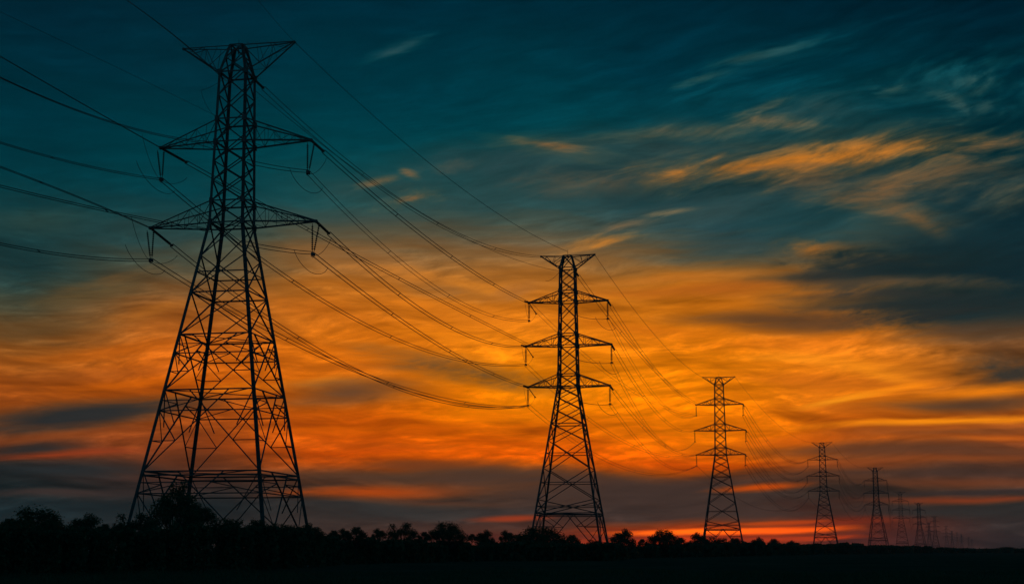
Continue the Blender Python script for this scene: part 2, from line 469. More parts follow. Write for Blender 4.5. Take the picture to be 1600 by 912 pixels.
def mesh_obj(name, verts, faces, mat, parent=None, smooth_shade=False):
    me = bpy.data.meshes.new(name)
    me.from_pydata([tuple(v) for v in verts], [], faces)
    me.materials.append(mat)
    if smooth_shade:
        me.polygons.foreach_set('use_smooth', [True] * len(me.polygons))
    o = bpy.data.objects.new(name, me)
    col.objects.link(o)
    if parent:
        o.parent = parent
    return o


PROFILE = [(-.5, -.5), (.5, -.5), (.5, -.34), (-.34, -.34), (-.34, .5), (-.5, .5)]


def frame(a, b, hint=None):
    z = (b - a)
    ln = z.length
    z = z / ln
    h = Vector(hint) if hint else (Vector((0, 0, 1)) if abs(z.z) < 0.9 else Vector((1, 0, 0)))
    x = h.cross(z)
    if x.length < 1e-4:
        x = Vector((0, 1, 0)).cross(z)
    x.normalize()
    y = z.cross(x)
    return x, y, z, ln


def angle_geo(a, b, size, hint=None):
    x, y, z, ln = frame(a, b, hint)
    vs = [a + x * (p[0] * size) + y * (p[1] * size) for p in PROFILE]
    vs += [b + x * (p[0] * size) + y * (p[1] * size) for p in PROFILE]
    fs = [(i, (i + 1) % 6, (i + 1) % 6 + 6, i + 6) for i in range(6)]
    fs += [(5, 4, 3, 2, 1, 0), (6, 7, 8, 9, 10, 11)]
    return vs, fs


UNIT = bpy.data.meshes.new('angle_bar')
_v, _f = angle_geo(Vector((0, 0, 0)), Vector((0, 0, 1)), 1.0)
UNIT.from_pydata([tuple(p) for p in _v], [], _f)
UNIT.materials.append(STEEL)


class Geo:
    """collects bars into one mesh"""

    def __init__(self):
        self.v, self.f = [], []

    def add(self, v, f):
        n = len(self.v)
        self.v += v
        self.f += [tuple(i + n for i in q) for q in f]

    def bar(self, a, b, size, hint=None):
        self.add(*angle_geo(a, b, size, hint))

    def tube(self, pts, r, sides=6, r2=None):
        v, f = [], []
        n = len(pts)
        for i, p in enumerate(pts):
            d = (pts[min(i + 1, n - 1)] - pts[max(i - 1, 0)])
            x, y, _z, _l = frame(Vector((0, 0, 0)), d)
            rr = r if r2 is None else r + (r2 - r) * i / (n - 1)
            for k in range(sides):
                a = 2 * math.pi * k / sides
                v.append(p + x * (rr * math.cos(a)) + y * (rr * math.sin(a)))
        for i in range(n - 1):
            for k in range(sides):
                k2 = (k + 1) % sides
                f.append((i * sides + k, i * sides + k2, (i + 1) * sides + k2, (i + 1) * sides + k))
        f.append(tuple(range(sides - 1, -1, -1)))
        f.append(tuple((n - 1) * sides + k for k in range(sides)))
        self.add(v, f)

    def box(self, c, sx, sy, sz):
        v = [Vector((c[0] + dx * sx, c[1] + dy * sy, c[2] + dz * sz)) for dz in (-.5, .5) for dx, dy in
             ((-.5, -.5), (.5, -.5), (.5, .5), (-.5, .5))]
        self.add(v, [(3, 2, 1, 0), (4, 5, 6, 7), (0, 1, 5, 4), (1, 2, 6, 5), (2, 3, 7, 6), (3, 0, 4, 7)])

    def build(self, name, mat, parent=None, smooth_shade=False):
        return mesh_obj(name, self.v, self.f, mat, parent, smooth_shade)


def bar_obj(name, a, b, size, parent):
    o = bpy.data.objects.new(name, UNIT)
    col.objects.link(o)
    o.parent = parent
    x, y, z, ln = frame(a, b)
    mtx = Matrix.Identity(4)
    for i in range(3):
        mtx[i][0] = x[i] * size
        mtx[i][1] = y[i] * size
        mtx[i][2] = z[i] * ln
        mtx[i][3] = a[i]
    o.matrix_local = mtx
    return o


def string_geo(g, a, b, disc=0.17, pitch=0.28):
    """a string of insulator discs from a to b"""
    x, y, z, ln = frame(a, b)
    g.tube([a, b], 0.05, 5)
    n = max(4, int(ln * 0.86 / pitch))
    for i in range(n):
        c = a + z * (ln * 0.07 + (i + 0.5) * ln * 0.86 / n)
        prof = [(-0.35, 0.35), (-0.1, 0.95), (0.18, 1.0), (0.35, 0.4)]
        v, f = [], []
        for h, r in prof:
            for k in range(8):
                t = 2 * math.pi * k / 8
                v.append(c + z * (h * pitch) + x * (r * disc * math.cos(t)) + y * (r * disc * math.sin(t)))
        for j in range(3):
            for k in range(8):
                k2 = (k + 1) % 8
                f.append((j * 8 + k, j * 8 + k2, j * 8 + 8 + k2, j * 8 + 8 + k))
        g.add(v, f)


# ------------------------------------------------------------------ pylons
class Pylon:
    """spec: widths [(z, half width)], panels [(z0, z1, style, inset)], arms [(z_low, z_joint, half length)], top arm, sizes"""

    def __init__(self, spec, loc, yaw, label, detail):
        self.s = spec
        self.loc = Vector(loc)
        self.yaw = yaw
        self.rot = Matrix.Rotation(yaw, 3, 'Z')
        self.root = empty('pylon', loc, yaw)
        tag(self.root, label, 'pylon', 'pylons of the power line')
        self.detail = detail
        self.mass = Geo()
        self.build()

    def world(self, x, y, z):
        return self.loc + self.rot @ Vector((x, y, z))

    def hw(self, z):
        w = self.s['widths']
        for (z0, a), (z1, b) in zip(w, w[1:]):
            if z <= z1:
                return a + (b - a) * (z - z0) / (z1 - z0)
        return w[-1][1]

    def corner(self, i, z):
        h = self.hw(z)
        sx, sy = ((-1, -1), (1, -1), (1, 1), (-1, 1))[i]
        return Vector((sx * h, sy * h, z))

    def bar(self, name, a, b, size):
        if self.detail:
            bar_obj(name, a, b, size, self.root)
        else:
            self.mass.bar(a, b, size)

    def build(self):
        s = self.s
        rng = random.Random(5)
        LEG, DIA, HOR, RED = s['sizes']
        zs = [w[0] for w in s['widths']]
        for i in range(4):
            g = Geo()
            for z0, z1 in zip(zs, zs[1:]):
                k = LEG * (1.0 if z0 < s['waist'] - 1 else 0.86)
                a, b = self.corner(i, z0), self.corner(i, z1)
                g.bar(a, b, k, (0, 1, 0) if i in (0, 2) else (1, 0, 0))
            leg = g.build('leg', STEEL, self.root)
            f = Geo()
            c = self.corner(i, 0)
            f.box((c.x, c.y, 0.0), 1.7, 1.7, 0.7)
            f.build('footing', CONCRETE, leg)
        for z0, z1, style, inset in s['panels']:
            for i in range(4):
                j = (i + 1) % 4
                a0, b0, a1, b1 = self.corner(i, z0), self.corner(j, z0), self.corner(i, z1), self.corner(j, z1)
                out = (a0 + b0).normalized() * 0.0
                ta = a1.lerp(b1, 0.5 * inset)
                tb = b1.lerp(a1, 0.5 * inset)
                if style == 'K':                                   # inverted V from the middle of the upper beam
                    ta = tb = a1.lerp(b1, 0.5)
                    self.bar('diagonal_brace', a0, ta, DIA)
                    self.bar('diagonal_brace', b0, tb, DIA)
                else:
                    self.bar('diagonal_brace', a0, tb, DIA)
                    self.bar('diagonal_brace', b0, ta, DIA)
                # crossing
                wb, wt = (b0 - a0).length, (tb - ta).length
                k = wb / (wb + wt) if style != 'K' else 0.5
                if style not in ('XM', 'X0'):
                    self.bar('horizontal_brace', a1, b1, HOR)
                if style in ('XM', 'XR'):
                    zc = z0 + (z1 - z0) * k
                    self.bar('horizontal_brace', self.corner(i, zc), self.corner(j, zc), HOR * 0.8)
                if style in ('XR', 'K'):
                    for leg0, leg1, foot, top in ((i, j, a0, tb), (j, i, b0, ta)):
                        for q in (0.5 * k, k + (1 - k) * 0.5) if style == 'XR' else (0.35, 0.7):
                            zq = z0 + (z1 - z0) * q
                            p = foot.lerp(top, q)
                            near = leg0 if q < k else leg1
                            if style == 'K':
                                near = leg0
                            self.bar('redundant_brace', self.corner(near, zq), p, RED)
                            zz = z0 + (z1 - z0) * (k if q < k or style == 'K' else k + (1 - k) * 0.02)
                            if style == 'K':
                                zz = z0 + (z1 - z0) * min(1.0, q + 0.3)
                            self.bar('redundant_brace', self.corner(near, zz), p, RED)
                    if style == 'XR' and inset > 0.3:
                        zc = z0 + (z1 - z0) * k
                        mid = a0.lerp(tb, k)
                        self.bar('redundant_brace', a1, a0.lerp(tb, k * 0.62).lerp(self.corner(i, zc), 0.35), RED)
                        self.bar('redundant_brace', b1, b0.lerp(ta, k * 0.62).lerp(self.corner(j, zc), 0.35), RED)
        for z in s['plan']:
            self.bar('plan_brace', self.corner(0, z), self.corner(2, z), RED)
            self.bar('plan_brace', self.corner(1, z) + Vector((0, 0, RED)), self.corner(3, z) + Vector((0, 0, RED)), RED)
            for i in range(4) if z in s['double'] else ():
                j = (i + 1) % 4
                self.bar('horizontal_brace', self.corner(i, z - 0.5), self.corner(j, z - 0.5), HOR)
        for z in s['knots']:
            for i in range(4):
                c = self.corner(i, z)
                g = Geo()
                g.box((c.x, c.y, c.z), s['plate'], s['plate'], s['plate'] * 1.5)
                if self.detail:
                    g.build('gusset_plate', STEEL, self.root)
                else:
                    self.mass.add(g.v, g.f)
        # cross arms
        self.tips = {}
        CH, LA = s['arm_sizes']
        for n, (zl, zj, half, zt) in enumerate(s['arms']):
            for sg in (-1, 1):
                top = n == s['top_arm']
                self.arm(n, sg, zl, zj, half, zt, CH * (0.75 if top else 1.0), LA, s['stations'] - (2 if top else 0))
        g = Geo()
        zt = s['widths'][-1][0]
        g.tube([Vector((0, 0, zt - 1.2)), Vector((0, 0, zt + s['spike']))], 0.09, 5, 0.03)
        g.bar(self.corner(0, zt), self.corner(2, zt), RED)
        g.build('spike', STEEL, self.root)
        self.strings()
        if not self.detail:
            o = self.mass.build('lattice', STEEL, self.root)
            o['kind'] = 'stuff'

    def arm(self, n, sg, zl, zj, half, zt, CH, LA, st):
        tip = Vector((sg * half, 0, zt))
        self.tips[(n, sg)] = tip
        g = Geo()
        lo, hi = [], []
        for sy in (-1, 1):
            hl, hj = self.hw(zl), self.hw(zj)
            e = Vector((0, sy * 0.16, 0))
            lo.append((Vector((sg * hl, sy * hl, zl)), tip + e))
            hi.append((Vector((sg * hj, sy * hj, zj)), tip + e + Vector((0, 0, CH * 0.5))))
        for a, b in lo:
            g.bar(a, b, CH * 1.2)
        for a, b in hi:
            g.bar(a, b, CH)
        g.box((tip.x, tip.y, tip.z), CH * 2.2, CH * 3.2, CH * 2.4)
        arm = g.build('crossarm', STEEL, self.root)
        lat = Geo()
        segs = []
        for k in range(2):
            for q in range(1, st + 1):
                t0, t1 = (q - 1) / (st + 0.6), q / (st + 0.6)
                pl, ph = lo[k][0].lerp(lo[k][1], t1), hi[k][0].lerp(hi[k][1], t1)
                segs.append((pl, ph))
                if q % 2:
                    segs.append((hi[k][0].lerp(hi[k][1], t0), pl))
                else:
                    segs.append((lo[k][0].lerp(lo[k][1], t0), ph))
        for q in range(1, st + 1):
            t0, t1 = (q - 1) / (st + 0.6), q / (st + 0.6)
            a, b = (0, 1) if q % 2 else (1, 0)
            segs.append((lo[a][0].lerp(lo[a][1], t0), lo[b][0].lerp(lo[b][1], t1)))
        for a, b in segs:
            if self.detail:
                bar_obj('lattice_bar', a, b, LA, arm)
            else:
                lat.bar(a, b, LA)
        if not self.detail:
            lat.build('lattice_bars', STEEL, arm)['kind'] = 'stuff'

    def strings(self):
        s = self.s
        self.drop = {}
        for (n, sg), tip in self.tips.items():
            if n == s['top_arm']:
                continue
            ln = s['string']
            end = tip + Vector((-sg * 0.3 if s['twin'] else 0, 0, -ln))
            g = Geo()
            if s['twin']:
                string_geo(g, tip + Vector((-0.5, 0, -0.3)), end + Vector((-0.12, 0, 0.3)), s['disc'])
                string_geo(g, tip + Vector((0.5, 0, -0.3)), end + Vector((0.12, 0, 0.3)), s['disc'])
            else:
                string_geo(g, tip + Vector((0, 0, -0.3)), end + Vector((0, 0, 0.25)), s['disc'])
            o = g.build('insulator_string', PORCELAIN, self.root)
            c = Geo()
            c.box((end.x, end.y, end.z), 0.4, 0.7, 0.4)
            c.tube([end + Vector((-0.2, 0, 0.2)), end + Vector((-0.28, 0, -0.25)), end + Vector((0, 0, -0.5)),
                    end + Vector((0.28, 0, -0.25)), end + Vector((0.2, 0, 0.2))], 0.05, 5)
            c.build('clamp', STEEL, o)
            self.drop[(n, sg)] = end

    def tip_w(self, n, sg):
        return self.world(*self.tips[(n, sg)])

    def drop_w(self, n, sg):
        return self.world(*self.drop[(n, sg)])

    def tension(self, p, q, ln, disc=0.2):
        """an insulator string pulled out along a conductor, from p towards q; a part of this pylon"""
        d = (q - p).normalized()
        end = p + d * ln
        inv = self.rot.transposed()
        a, b = inv @ (p - self.loc), inv @ (end - self.loc)
        g = Geo()
        string_geo(g, a, b, disc)
        g.box((b.x, b.y, b.z), 0.35, 0.35, 0.3)
        g.build('tension_insulator', PORCELAIN, self.root)
        return end

    def jumper(self, p, q, sag, r=0.035):
        inv = self.rot.transposed()
        a, b = inv @ (p - self.loc), inv @ (q - self.loc)
        g = Geo()
        pts = []
        for i in range(15):
            t = i / 14
            c = a.lerp(b, t)
            c.z -= sag * (1 - (2 * t - 1) ** 2) ** 0.75
            pts.append(c)
        g.tube(pts, r, 5)
        g.build('jumper_cable', CABLE, self.root, True)


NEAR = dict(
    widths=[(0, 9.9), (46.4, 2.35), (68.2, 1.88), (72.5, 0.85)], waist=46.4,
    panels=[(0.3, 12.1, 'XR', 0.6), (12.1, 22.9, 'XR', 0.55), (22.9, 30.5, 'XR', 0.35), (30.5, 36.4, 'X', 0), (36.4, 41.6, 'XM', 0),
            (41.6, 46.4, 'X', 0), (46.4, 49.5, 'X', 0), (49.5, 52.4, 'X0', 0), (52.4, 55.2, 'X0', 0), (55.2, 58.0, 'X', 0),
            (58.0, 61.3, 'X', 0), (61.3, 64.8, 'X0', 0), (64.8, 68.2, 'X', 0), (68.2, 70.5, 'X0', 0), (70.5, 72.5, 'X', 0)],
    plan=[12.1, 22.9, 30.5, 46.4], double=[12.1], knots=[46.4, 49.5, 58.0, 61.3, 68.2], plate=0.5,
    arms=[(46.4, 49.6, 12.1, 46.5), (58.0, 61.3, 11.1, 58.1), (68.2, 72.4, 8.3, 72.6)], top_arm=2,
    sizes=(0.42, 0.165, 0.20, 0.12), arm_sizes=(0.165, 0.065), stations=5, spike=1.0, string=4.6, twin=True, disc=0.15)

FAR = dict(
    widths=[(0, 8.7), (40.5, 2.3), (69.4, 1.75), (72.5, 0.95)], waist=40.5,
    panels=[(0.3, 10.5, 'K', 0), (10.5, 13.6, 'XM', 0), (13.6, 20.9, 'XM', 0), (20.9, 27.4, 'XM', 0), (27.4, 31.5, 'X', 0),
            (31.5, 35.0, 'X0', 0), (35.0, 38.0, 'X0', 0), (38.0, 40.5, 'X', 0), (40.5, 43.4, 'X', 0), (43.4, 46.9, 'X0', 0),
            (46.9, 50.4, 'X', 0), (50.4, 53.2, 'X', 0), (53.2, 57.1, 'X0', 0), (57.1, 61.1, 'X', 0), (61.1, 63.7, 'X', 0),
            (63.7, 66.5, 'X0', 0), (66.5, 69.4, 'X', 0), (69.4, 72.5, 'X', 0)],
    plan=[10.5, 40.5], double=[10.5], knots=[40.5, 43.4, 50.4, 53.2, 61.1, 63.7, 69.4], plate=0.58,
    arms=[(40.5, 43.4, 9.9, 40.6), (50.4, 53.2, 10.4, 50.5), (61.1, 63.7, 9.6, 61.2), (69.4, 72.4, 6.6, 72.6)], top_arm=3,
    sizes=(0.44, 0.20, 0.22, 0.13), arm_sizes=(0.23, 0.10), stations=4, spike=1.6, string=4.4, twin=False, disc=0.28)

YAW = -R(10)
P1 = Pylon(NEAR, (-38.9, 193, 0), YAW, 'nearest and largest steel lattice pylon, with a tree at its feet, on the left', True)
P2 = Pylon(FAR, (13.6, 339.7, 0), YAW, 'second largest steel lattice pylon, dark against the brightest orange sky', True)


def copy_tree(o, parent=None):
    c = o.copy()
    col.objects.link(c)
    if parent:
        c.parent = parent
    for ch in kids.get(o, []):
        copy_tree(ch, c)
    return c


kids = {}


def index_children():
    kids.clear()
    for o in list(bpy.data.objects):
        if o.parent:
            kids.setdefault(o.parent, []).append(o)


class Copy(Pylon):
    def __init__(self, src, loc, yaw, label):
        self.s, self.tips, self.drop = src.s, src.tips, src.drop
        self.loc = Vector(loc)
        self.yaw = yaw
        self.rot = Matrix.Rotation(yaw, 3, 'Z')
        self.root = copy_tree(src.root)
        self.root.location = loc
        self.root.rotation_euler = (0, 0, yaw)
        self.root['label'] = label


index_children()
P3 = Copy(P2, (85.8, 587.1, 0), YAW, 'third steel lattice pylon along the line, standing over the red slot of afterglow')
P4 = Pylon(FAR, (206.6, 951.3, 0), YAW, 'fourth steel lattice pylon along the line, right of the red afterglow', False)
index_children()
LINE = [P1, P2, P3, P4]
FARS = [((315.2, 1242.7), 'fifth pylon along the line, first of the small faint ones'),
        ((477.6, 1767.0), 'sixth pylon along the line, slim and faint in the haze'),
        ((615.4, 2175.9), 'seventh pylon along the line, fainter than its nearer neighbour'),
        ((893.0, 3043.1), 'eighth pylon along the line, tall thin spike among tiny far pylons'),
        ((1085.7, 3753.8), 'ninth pylon along the line, close left of the eighth and shorter'),
        ((1279.5, 4249.4), 'tenth pylon along the line, tiny and grey in the haze'),
        ((1642.2, 5385.9), 'eleventh pylon along the line, tiny, right of the tenth'),
        ((1780.0, 5771.6), 'twelfth pylon along the line, tiny, in the close row near the horizon'),
        ((2013.7, 6465.7), 'thirteenth pylon along the line, third last before the line fades out'),
        ((2434.9, 7699.7), 'fourteenth pylon along the line, last but one before it fades out'),
        ((2860.6, 8985.1), 'farthest pylon, a faint speck where the line meets the horizon')]
for (x, y), lab in FARS:
    n_ = len(LINE)
    LINE.append(Copy(P4, (x, y, 0), YAW + R((4, -5, 7, -3, 9, -6, 5, -8, 3, -4, 6)[n_ - 4]), lab))


# ------------------------------------------------------------------ conductors
def fit_sag(a, b, px):
    """the sag with which a conductor from a to b is seen through the photo point px"""
    best = None
    for i in range(1, 400):
        t = i / 400
        p = a.lerp(b, t)
        dep = p.y * cp + (p.z - CAM_Z) * sp
        x = 800 + FOCAL * p.x / dep
        if best is None or abs(x - px[0]) < best[0]:
            best = (abs(x - px[0]), t, p.y)
    _, t, y = best
    z = at(px[0], px[1], y).z
    return max(0.3, ((a.z + (b.z - a.z) * t) - z) / (4 * t * (1 - t)))


def curve_pts(a, b, sag, n, off=Vector((0, 0, 0)), t0=0.0, t1=1.0):
    pts = []
    for i in range(n + 1):
        t = t0 + (t1 - t0) * i / n
        p = a.lerp(b, t)
        p.z -= 4 * sag * t * (1 - t)
        pts.append(p + off)
    return pts


def conductor(a, b, sag, r, sep, label, group, spacers=3, n=44):
    """a twin bundle: two wires held apart by spacers; or one wire when sep is 0"""
    if sep == 0:
        g = Geo()
        g.tube(curve_pts(a, b, sag, n), r, 5)
        o = g.build('earth_wire', CABLE, None, True)
        return tag(o, label, 'earth wire', group)
    root = empty('conductor_bundle', a)
    tag(root, label, 'cable', group)
    d = (b - a)
    side = Vector((d.y, -d.x, 0)).normalized() * (sep / 2)
    lift = Vector((0, 0, sep * 0.35))
    for k in (-1, 1):
        g = Geo()
        g.tube([p - a for p in curve_pts(a, b, sag, n, (side + lift) * k)], r, 5)
        g.build('wire', CABLE, root, True)
    for q in range(1, spacers + 1):
        c = curve_pts(a, b, sag, 1, t0=q / (spacers + 1), t1=q / (spacers + 1) + .001)[0] - a
        g = Geo()
        g.tube([c - (side + lift) * 1.1, c + (side + lift) * 1.1], r * 1.1, 5)
        g.build('spacer', STEEL, root)
    return root


def span(pa, a, pb, b, px, r, sep, label, group, ten_a=0.0, ten_b=0.0, sag=None, spacers=3):
    s = fit_sag(a, b, px) if px else sag
    if ten_a:
        q = curve_pts(a, b, s, 50)[2]
        a2 = pa.tension(a, q, ten_a, 0.2 if pa is P1 else 0.26)
    else:
        a2 = a
    if ten_b and pb:
        q = curve_pts(a, b, s, 50)[48]
        b2 = pb.tension(b, q, ten_b, 0.18)
    else:
        b2 = b
    conductor(a2, b2, s, r, sep, label, group, spacers)
    return a2, b2, s


G1 = 'cables between the two nearest pylons'
R1 = 0.06
w1, w2 = P1, P2
sh1 = P1.world(1.9, 0, 68.0)
span(P1, sh1, P2, P2.tip_w(3, -1), (617, 306), R1 * .8, .5,
     'thin twin cable from the shoulder of the nearest pylon to the second pylon', G1, 4.0, 0)
span(P1, P1.tip_w(1, 1), P2, P2.tip_w(2, -1), (661, 367), R1, 0.45,
     'twin cable from the upper right arm of the nearest pylon to the second pylon', G1, 5.0, 2.2)
span(P1, P1.drop_w(1, 1), P2, P2.drop_w(2, -1), (647, 425), R1 * .7, .5,
     'faint twin cable hung below the upper right arm of the nearest pylon', G1)
_a, _b, _s = span(P1, P1.tip_w(0, 1), P2, P2.tip_w(1, -1), (632, 462), R1, 0.45,
     'twin cable from the lower right arm of the nearest pylon to the second pylon', G1, 5.5, 2.4)
CAB_MID = (_a, _b, _s)
span(P1, P1.tip_w(1, -1), P2, P2.tip_w(1, -1) + Vector((0.4, 0, 0.5)), (656, 452), R1, 0.42,
     'twin cable running from the upper left arm tip behind the nearest pylon to the second', G1, 6.5, 0)
_a, _b, _s = span(P1, P1.drop_w(0, 1), P2, P2.tip_w(0, -1), (664, 525), R1, 0.42,
     'twin cable from the hanging insulator of the lower right arm down to the second pylon', G1)
CAB_LOW = (_a, _b, _s)
span(P1, P1.drop_w(1, -1), P2, P2.drop_w(1, -1), (601, 521), R1, 0.45,
     'twin cable from the upper left hanging insulator passing behind the nearest pylon', G1)
span(P1, P1.tip_w(0, -1), P2, P2.drop_w(0, -1), (601, 593), R1, 0.45,
     'twin cable from the lower left arm tip passing through the nearest pylon, sagging low', G1, 5.5, 0)
span(P1, P1.drop_w(0, -1), P2, P2.drop_w(0, -1) + Vector((-0.5, 0, -0.3)), (557, 579), R1, .5,
     'lowest twin cable from the lower left hanging insulator to the second pylon', G1)
span(P1, P1.tip_w(2, 1), P2, P2.world(0, 0, 73.6), (696, 275), .045, 0,
     'single thin wire from the top right tip of the nearest pylon to the second', G1)
span(P1, P1.world(1.9, 1.9, 66.5), P2, P2.world(-1.8, 0, 68.8), (781, 396), .04, 0,
     'faint single wire from just below the shoulder of the nearest pylon to the second', G1)

# the spans that come in from the pylon behind the left edge of the frame
G0 = 'cables coming in from outside the frame on the left'
PHI = R(11)
BACK_DIR = Vector((-math.sin(PHI), -math.cos(PHI), 0))


def incoming(pa, a, edge, mid, r, sep, label, ten=0.0, ln=150.0, phi=None):
    d = BACK_DIR if phi is None else Vector((-math.sin(R(phi)), -math.cos(R(phi)), 0))
    rows = []
    for px in (edge, mid):
        best = None
        for i in range(1, 600):
            t = i / 600
            p = a + d * (ln * t)
            z = CAM_Z
            for _ in range(6):
                dep = p.y * cp + (z - CAM_Z) * sp
                z = at(800 + FOCAL * p.x / dep, px[1], p.y).z
            x = 800 + FOCAL * p.x / dep
            if best is None or abs(x - px[0]) < best[0]:
                best = (abs(x - px[0]), t, z)
        rows.append(best)
    (_, t1, z1), (_, t2, z2) = rows
    # z = a.z + t*dz - 4*s*t*(1-t)
    c1, c2 = 4 * t1 * (1 - t1), 4 * t2 * (1 - t2)
    det = t1 * (-c2) - t2 * (-c1)
    dz = ((z1 - a.z) * (-c2) - (z2 - a.z) * (-c1)) / det
    sg = (t1 * (z2 - a.z) - t2 * (z1 - a.z)) / det
    b = a + d * ln + Vector((0, 0, dz))
    print('incoming', label[:40], 'dz %.1f sag %.1f' % (dz, sg))
    a2 = pa.tension(a, curve_pts(a, b, sg, 50)[1], ten, 0.18) if ten else a
    conductor(a2, b, sg, r, sep, label, G0, 4, 60)
    return a2


RI = 0.048
e1 = incoming(P1, P1.tip_w(1, -1), (0, 88), (130, 163), RI, 0.45,
     'twin cable coming from the left to the upper left arm tip of the nearest pylon')
incoming(P1, P1.world(-1.2, -2.3, 57.6), (0, 121), (150, 183), RI, 0.42,
     'twin cable coming in from the left that crosses just under the upper left arm')
e2 = incoming(P1, P1.drop_w(1, -1), (0, 223), (125, 257), RI, 0.45,
     'twin cable coming in from the left to the upper left hanging insulator')
e3 = incoming(P1, P1.tip_w(0, -1), (0, 261), (120, 307), RI, .5,
     'upper of two twin cables coming in from the left to the lower left arm tip')
incoming(P1, P1.world(-2.3, -2.3, 45.2), (0, 291), (120, 319), RI, .5,
     'lower of two twin cables coming in from the left just under the lower arm')
e4 = incoming(P1, P1.drop_w(0, -1), (0, 381), (115, 400), RI, .5,
     'lowest twin cable coming in from the left to the lower left hanging insulator')
incoming(P1, P1.world(-1.9, 0, 67.6), (194, -2), (262, 48), RI * .8, .6,
     'steep twin cable coming down from the top edge to the shoulder of the nearest pylon', 0, 150, 6)
incoming(P1, P1.world(-1.95, -1.9, 61.6), (20, 28), (180, 104), .022, 0,
     'very faint single wire coming in from the top left corner to the nearest pylon')
incoming(P1, P1.tip_w(2, 1), (404, 2), (432, 35), .03, 0,
     'thin earth wire coming down from the top edge to the top right tip', 0, 150, 8)

# stubs from the body to the right hand hanging insulators, and the jumper loops
for n, z in ((0, 45.0), (1, 55.2)):
    end = P1.drop_w(n, 1)
    st = P1.world(2.2, -1.0, end.z + 1.5)
    P1.jumper(st, end, 0.25, 0.05)
    P1.jumper(st + Vector((0, 0, 0.5)), end + Vector((0, 0, 0.35)), 0.2, 0.05)
for n in (0, 1):
    c = P1.drop_w(n, -1)
    P1.jumper(c + BACK_DIR * 8 + Vector((0, 0, 0.5)), c + Vector((1.2, 3.3, -0.8)), 1.8, 0.038)
    tp = P1.tip_w(n, -1)
    P1.jumper(tp + BACK_DIR * 6 + Vector((0, 0, 0.3)), c, 1.2, 0.035)
    P1.jumper(c, tp + Vector((2.4, 6.4, -2.6)), 0.8, 0.035)
    c = P1.drop_w(n, 1)
    P1.jumper(c + Vector((-2.4, -1.5, 0.3)), c + Vector((1.5, 4.1, -1.2)), 1.8, 0.038)
    tp = P1.tip_w(n, 1)
    P1.jumper(c, tp + Vector((1.6, 4.5, -1.3)), 0.9, 0.035)
P1.jumper(P1.world(-1.9, 0, 68.0), P1.world(-4.6, -2.0, 65.6), 0.3, 0.03)
P1.jumper(P1.world(-4.6, -2.0, 65.6), P1.world(-1.95, -1.0, 62.0), 1.2, 0.03)


# second to third pylon
G2 = 'cables between the second and third pylons'
R2 = 0.05
names = {0: 'lowest', 1: 'middle', 2: 'highest'}
for n in (2, 1, 0):
    span(P2, P2.tip_w(n, 1), P3, P3.tip_w(n, -1), None, R2, .6,
         'twin cable from the %s right arm tip of the second pylon to the third' % names[n], G2, 5.5, 3.0, sag=(4.0, 6.5, 5.0)[2 - n])
    span(P2, P2.drop_w(n, 1), P3, P3.drop_w(n, -1), None, R2 * .8, .55,
         'twin cable from the %s right hanging insulator of the second pylon to the third' % names[n], G2, 0, 0, sag=(7.0, 10.5, 8.5)[n])
    end = P2.drop_w(n, 1)
    st = P2.world(2.1, -1.0, end.z + 0.9)
    P2.jumper(st, end, 0.5, 0.06)
    P2.jumper(end + Vector((-3.0, 0, 0.4)), end + Vector((2.2, 4.5, -1.5)), 1.6, 0.05)
    tp = P2.tip_w(n, -1)
    tail = P2.tension(tp, tp + Vector((-1, -1.3, 0.12)), 1.7, 0.22)
    P2.jumper(tail, P2.drop_w(n, -1), 0.9, 0.03)
    P2.jumper(P2.drop_w(n, -1), P2.tension(tp, tp + Vector((1.0, 3.0, -1.0)), 6.0, 0.11), 0.6, 0.03)
span(P2, P2.drop_w(1, -1), P3, P3.tip_w(0, -1), None, R2 * .85, .7,
     'twin cable from the middle left hanging insulator passing behind the second pylon', G2, sag=8.0)
span(P2, P2.drop_w(0, -1), P3, P3.drop_w(0, -1), None, R2 * .85, .7,
     'twin cable from the lowest left hanging insulator passing behind the second pylon', G2, sag=9.0)
span(P2, P2.tip_w(2, -1), P3, P3.drop_w(2, -1), None, R2 * .8, .7,
     'twin cable from the highest left arm tip passing behind the second pylon', G2, sag=6.0)
span(P2, P2.tip_w(3, 1), P3, P3.tip_w(3, -1), None, .05, 0,
     'single earth wire from the top right tip of the second pylon to the third', G2, sag=4.0)
span(P2, P2.world(1.8, 0, 68.6), P3, P3.tip_w(2, -1) + Vector((0, 0, .6)), None, .06, .6,
     'twin wire from the right shoulder of the second pylon to the third', G2, 4.0, 0, sag=4.0)
P2.jumper(P2.world(-1.8, 0, 69.2), P2.world(-5.2, -2.0, 66.2), 0.8, 0.04)

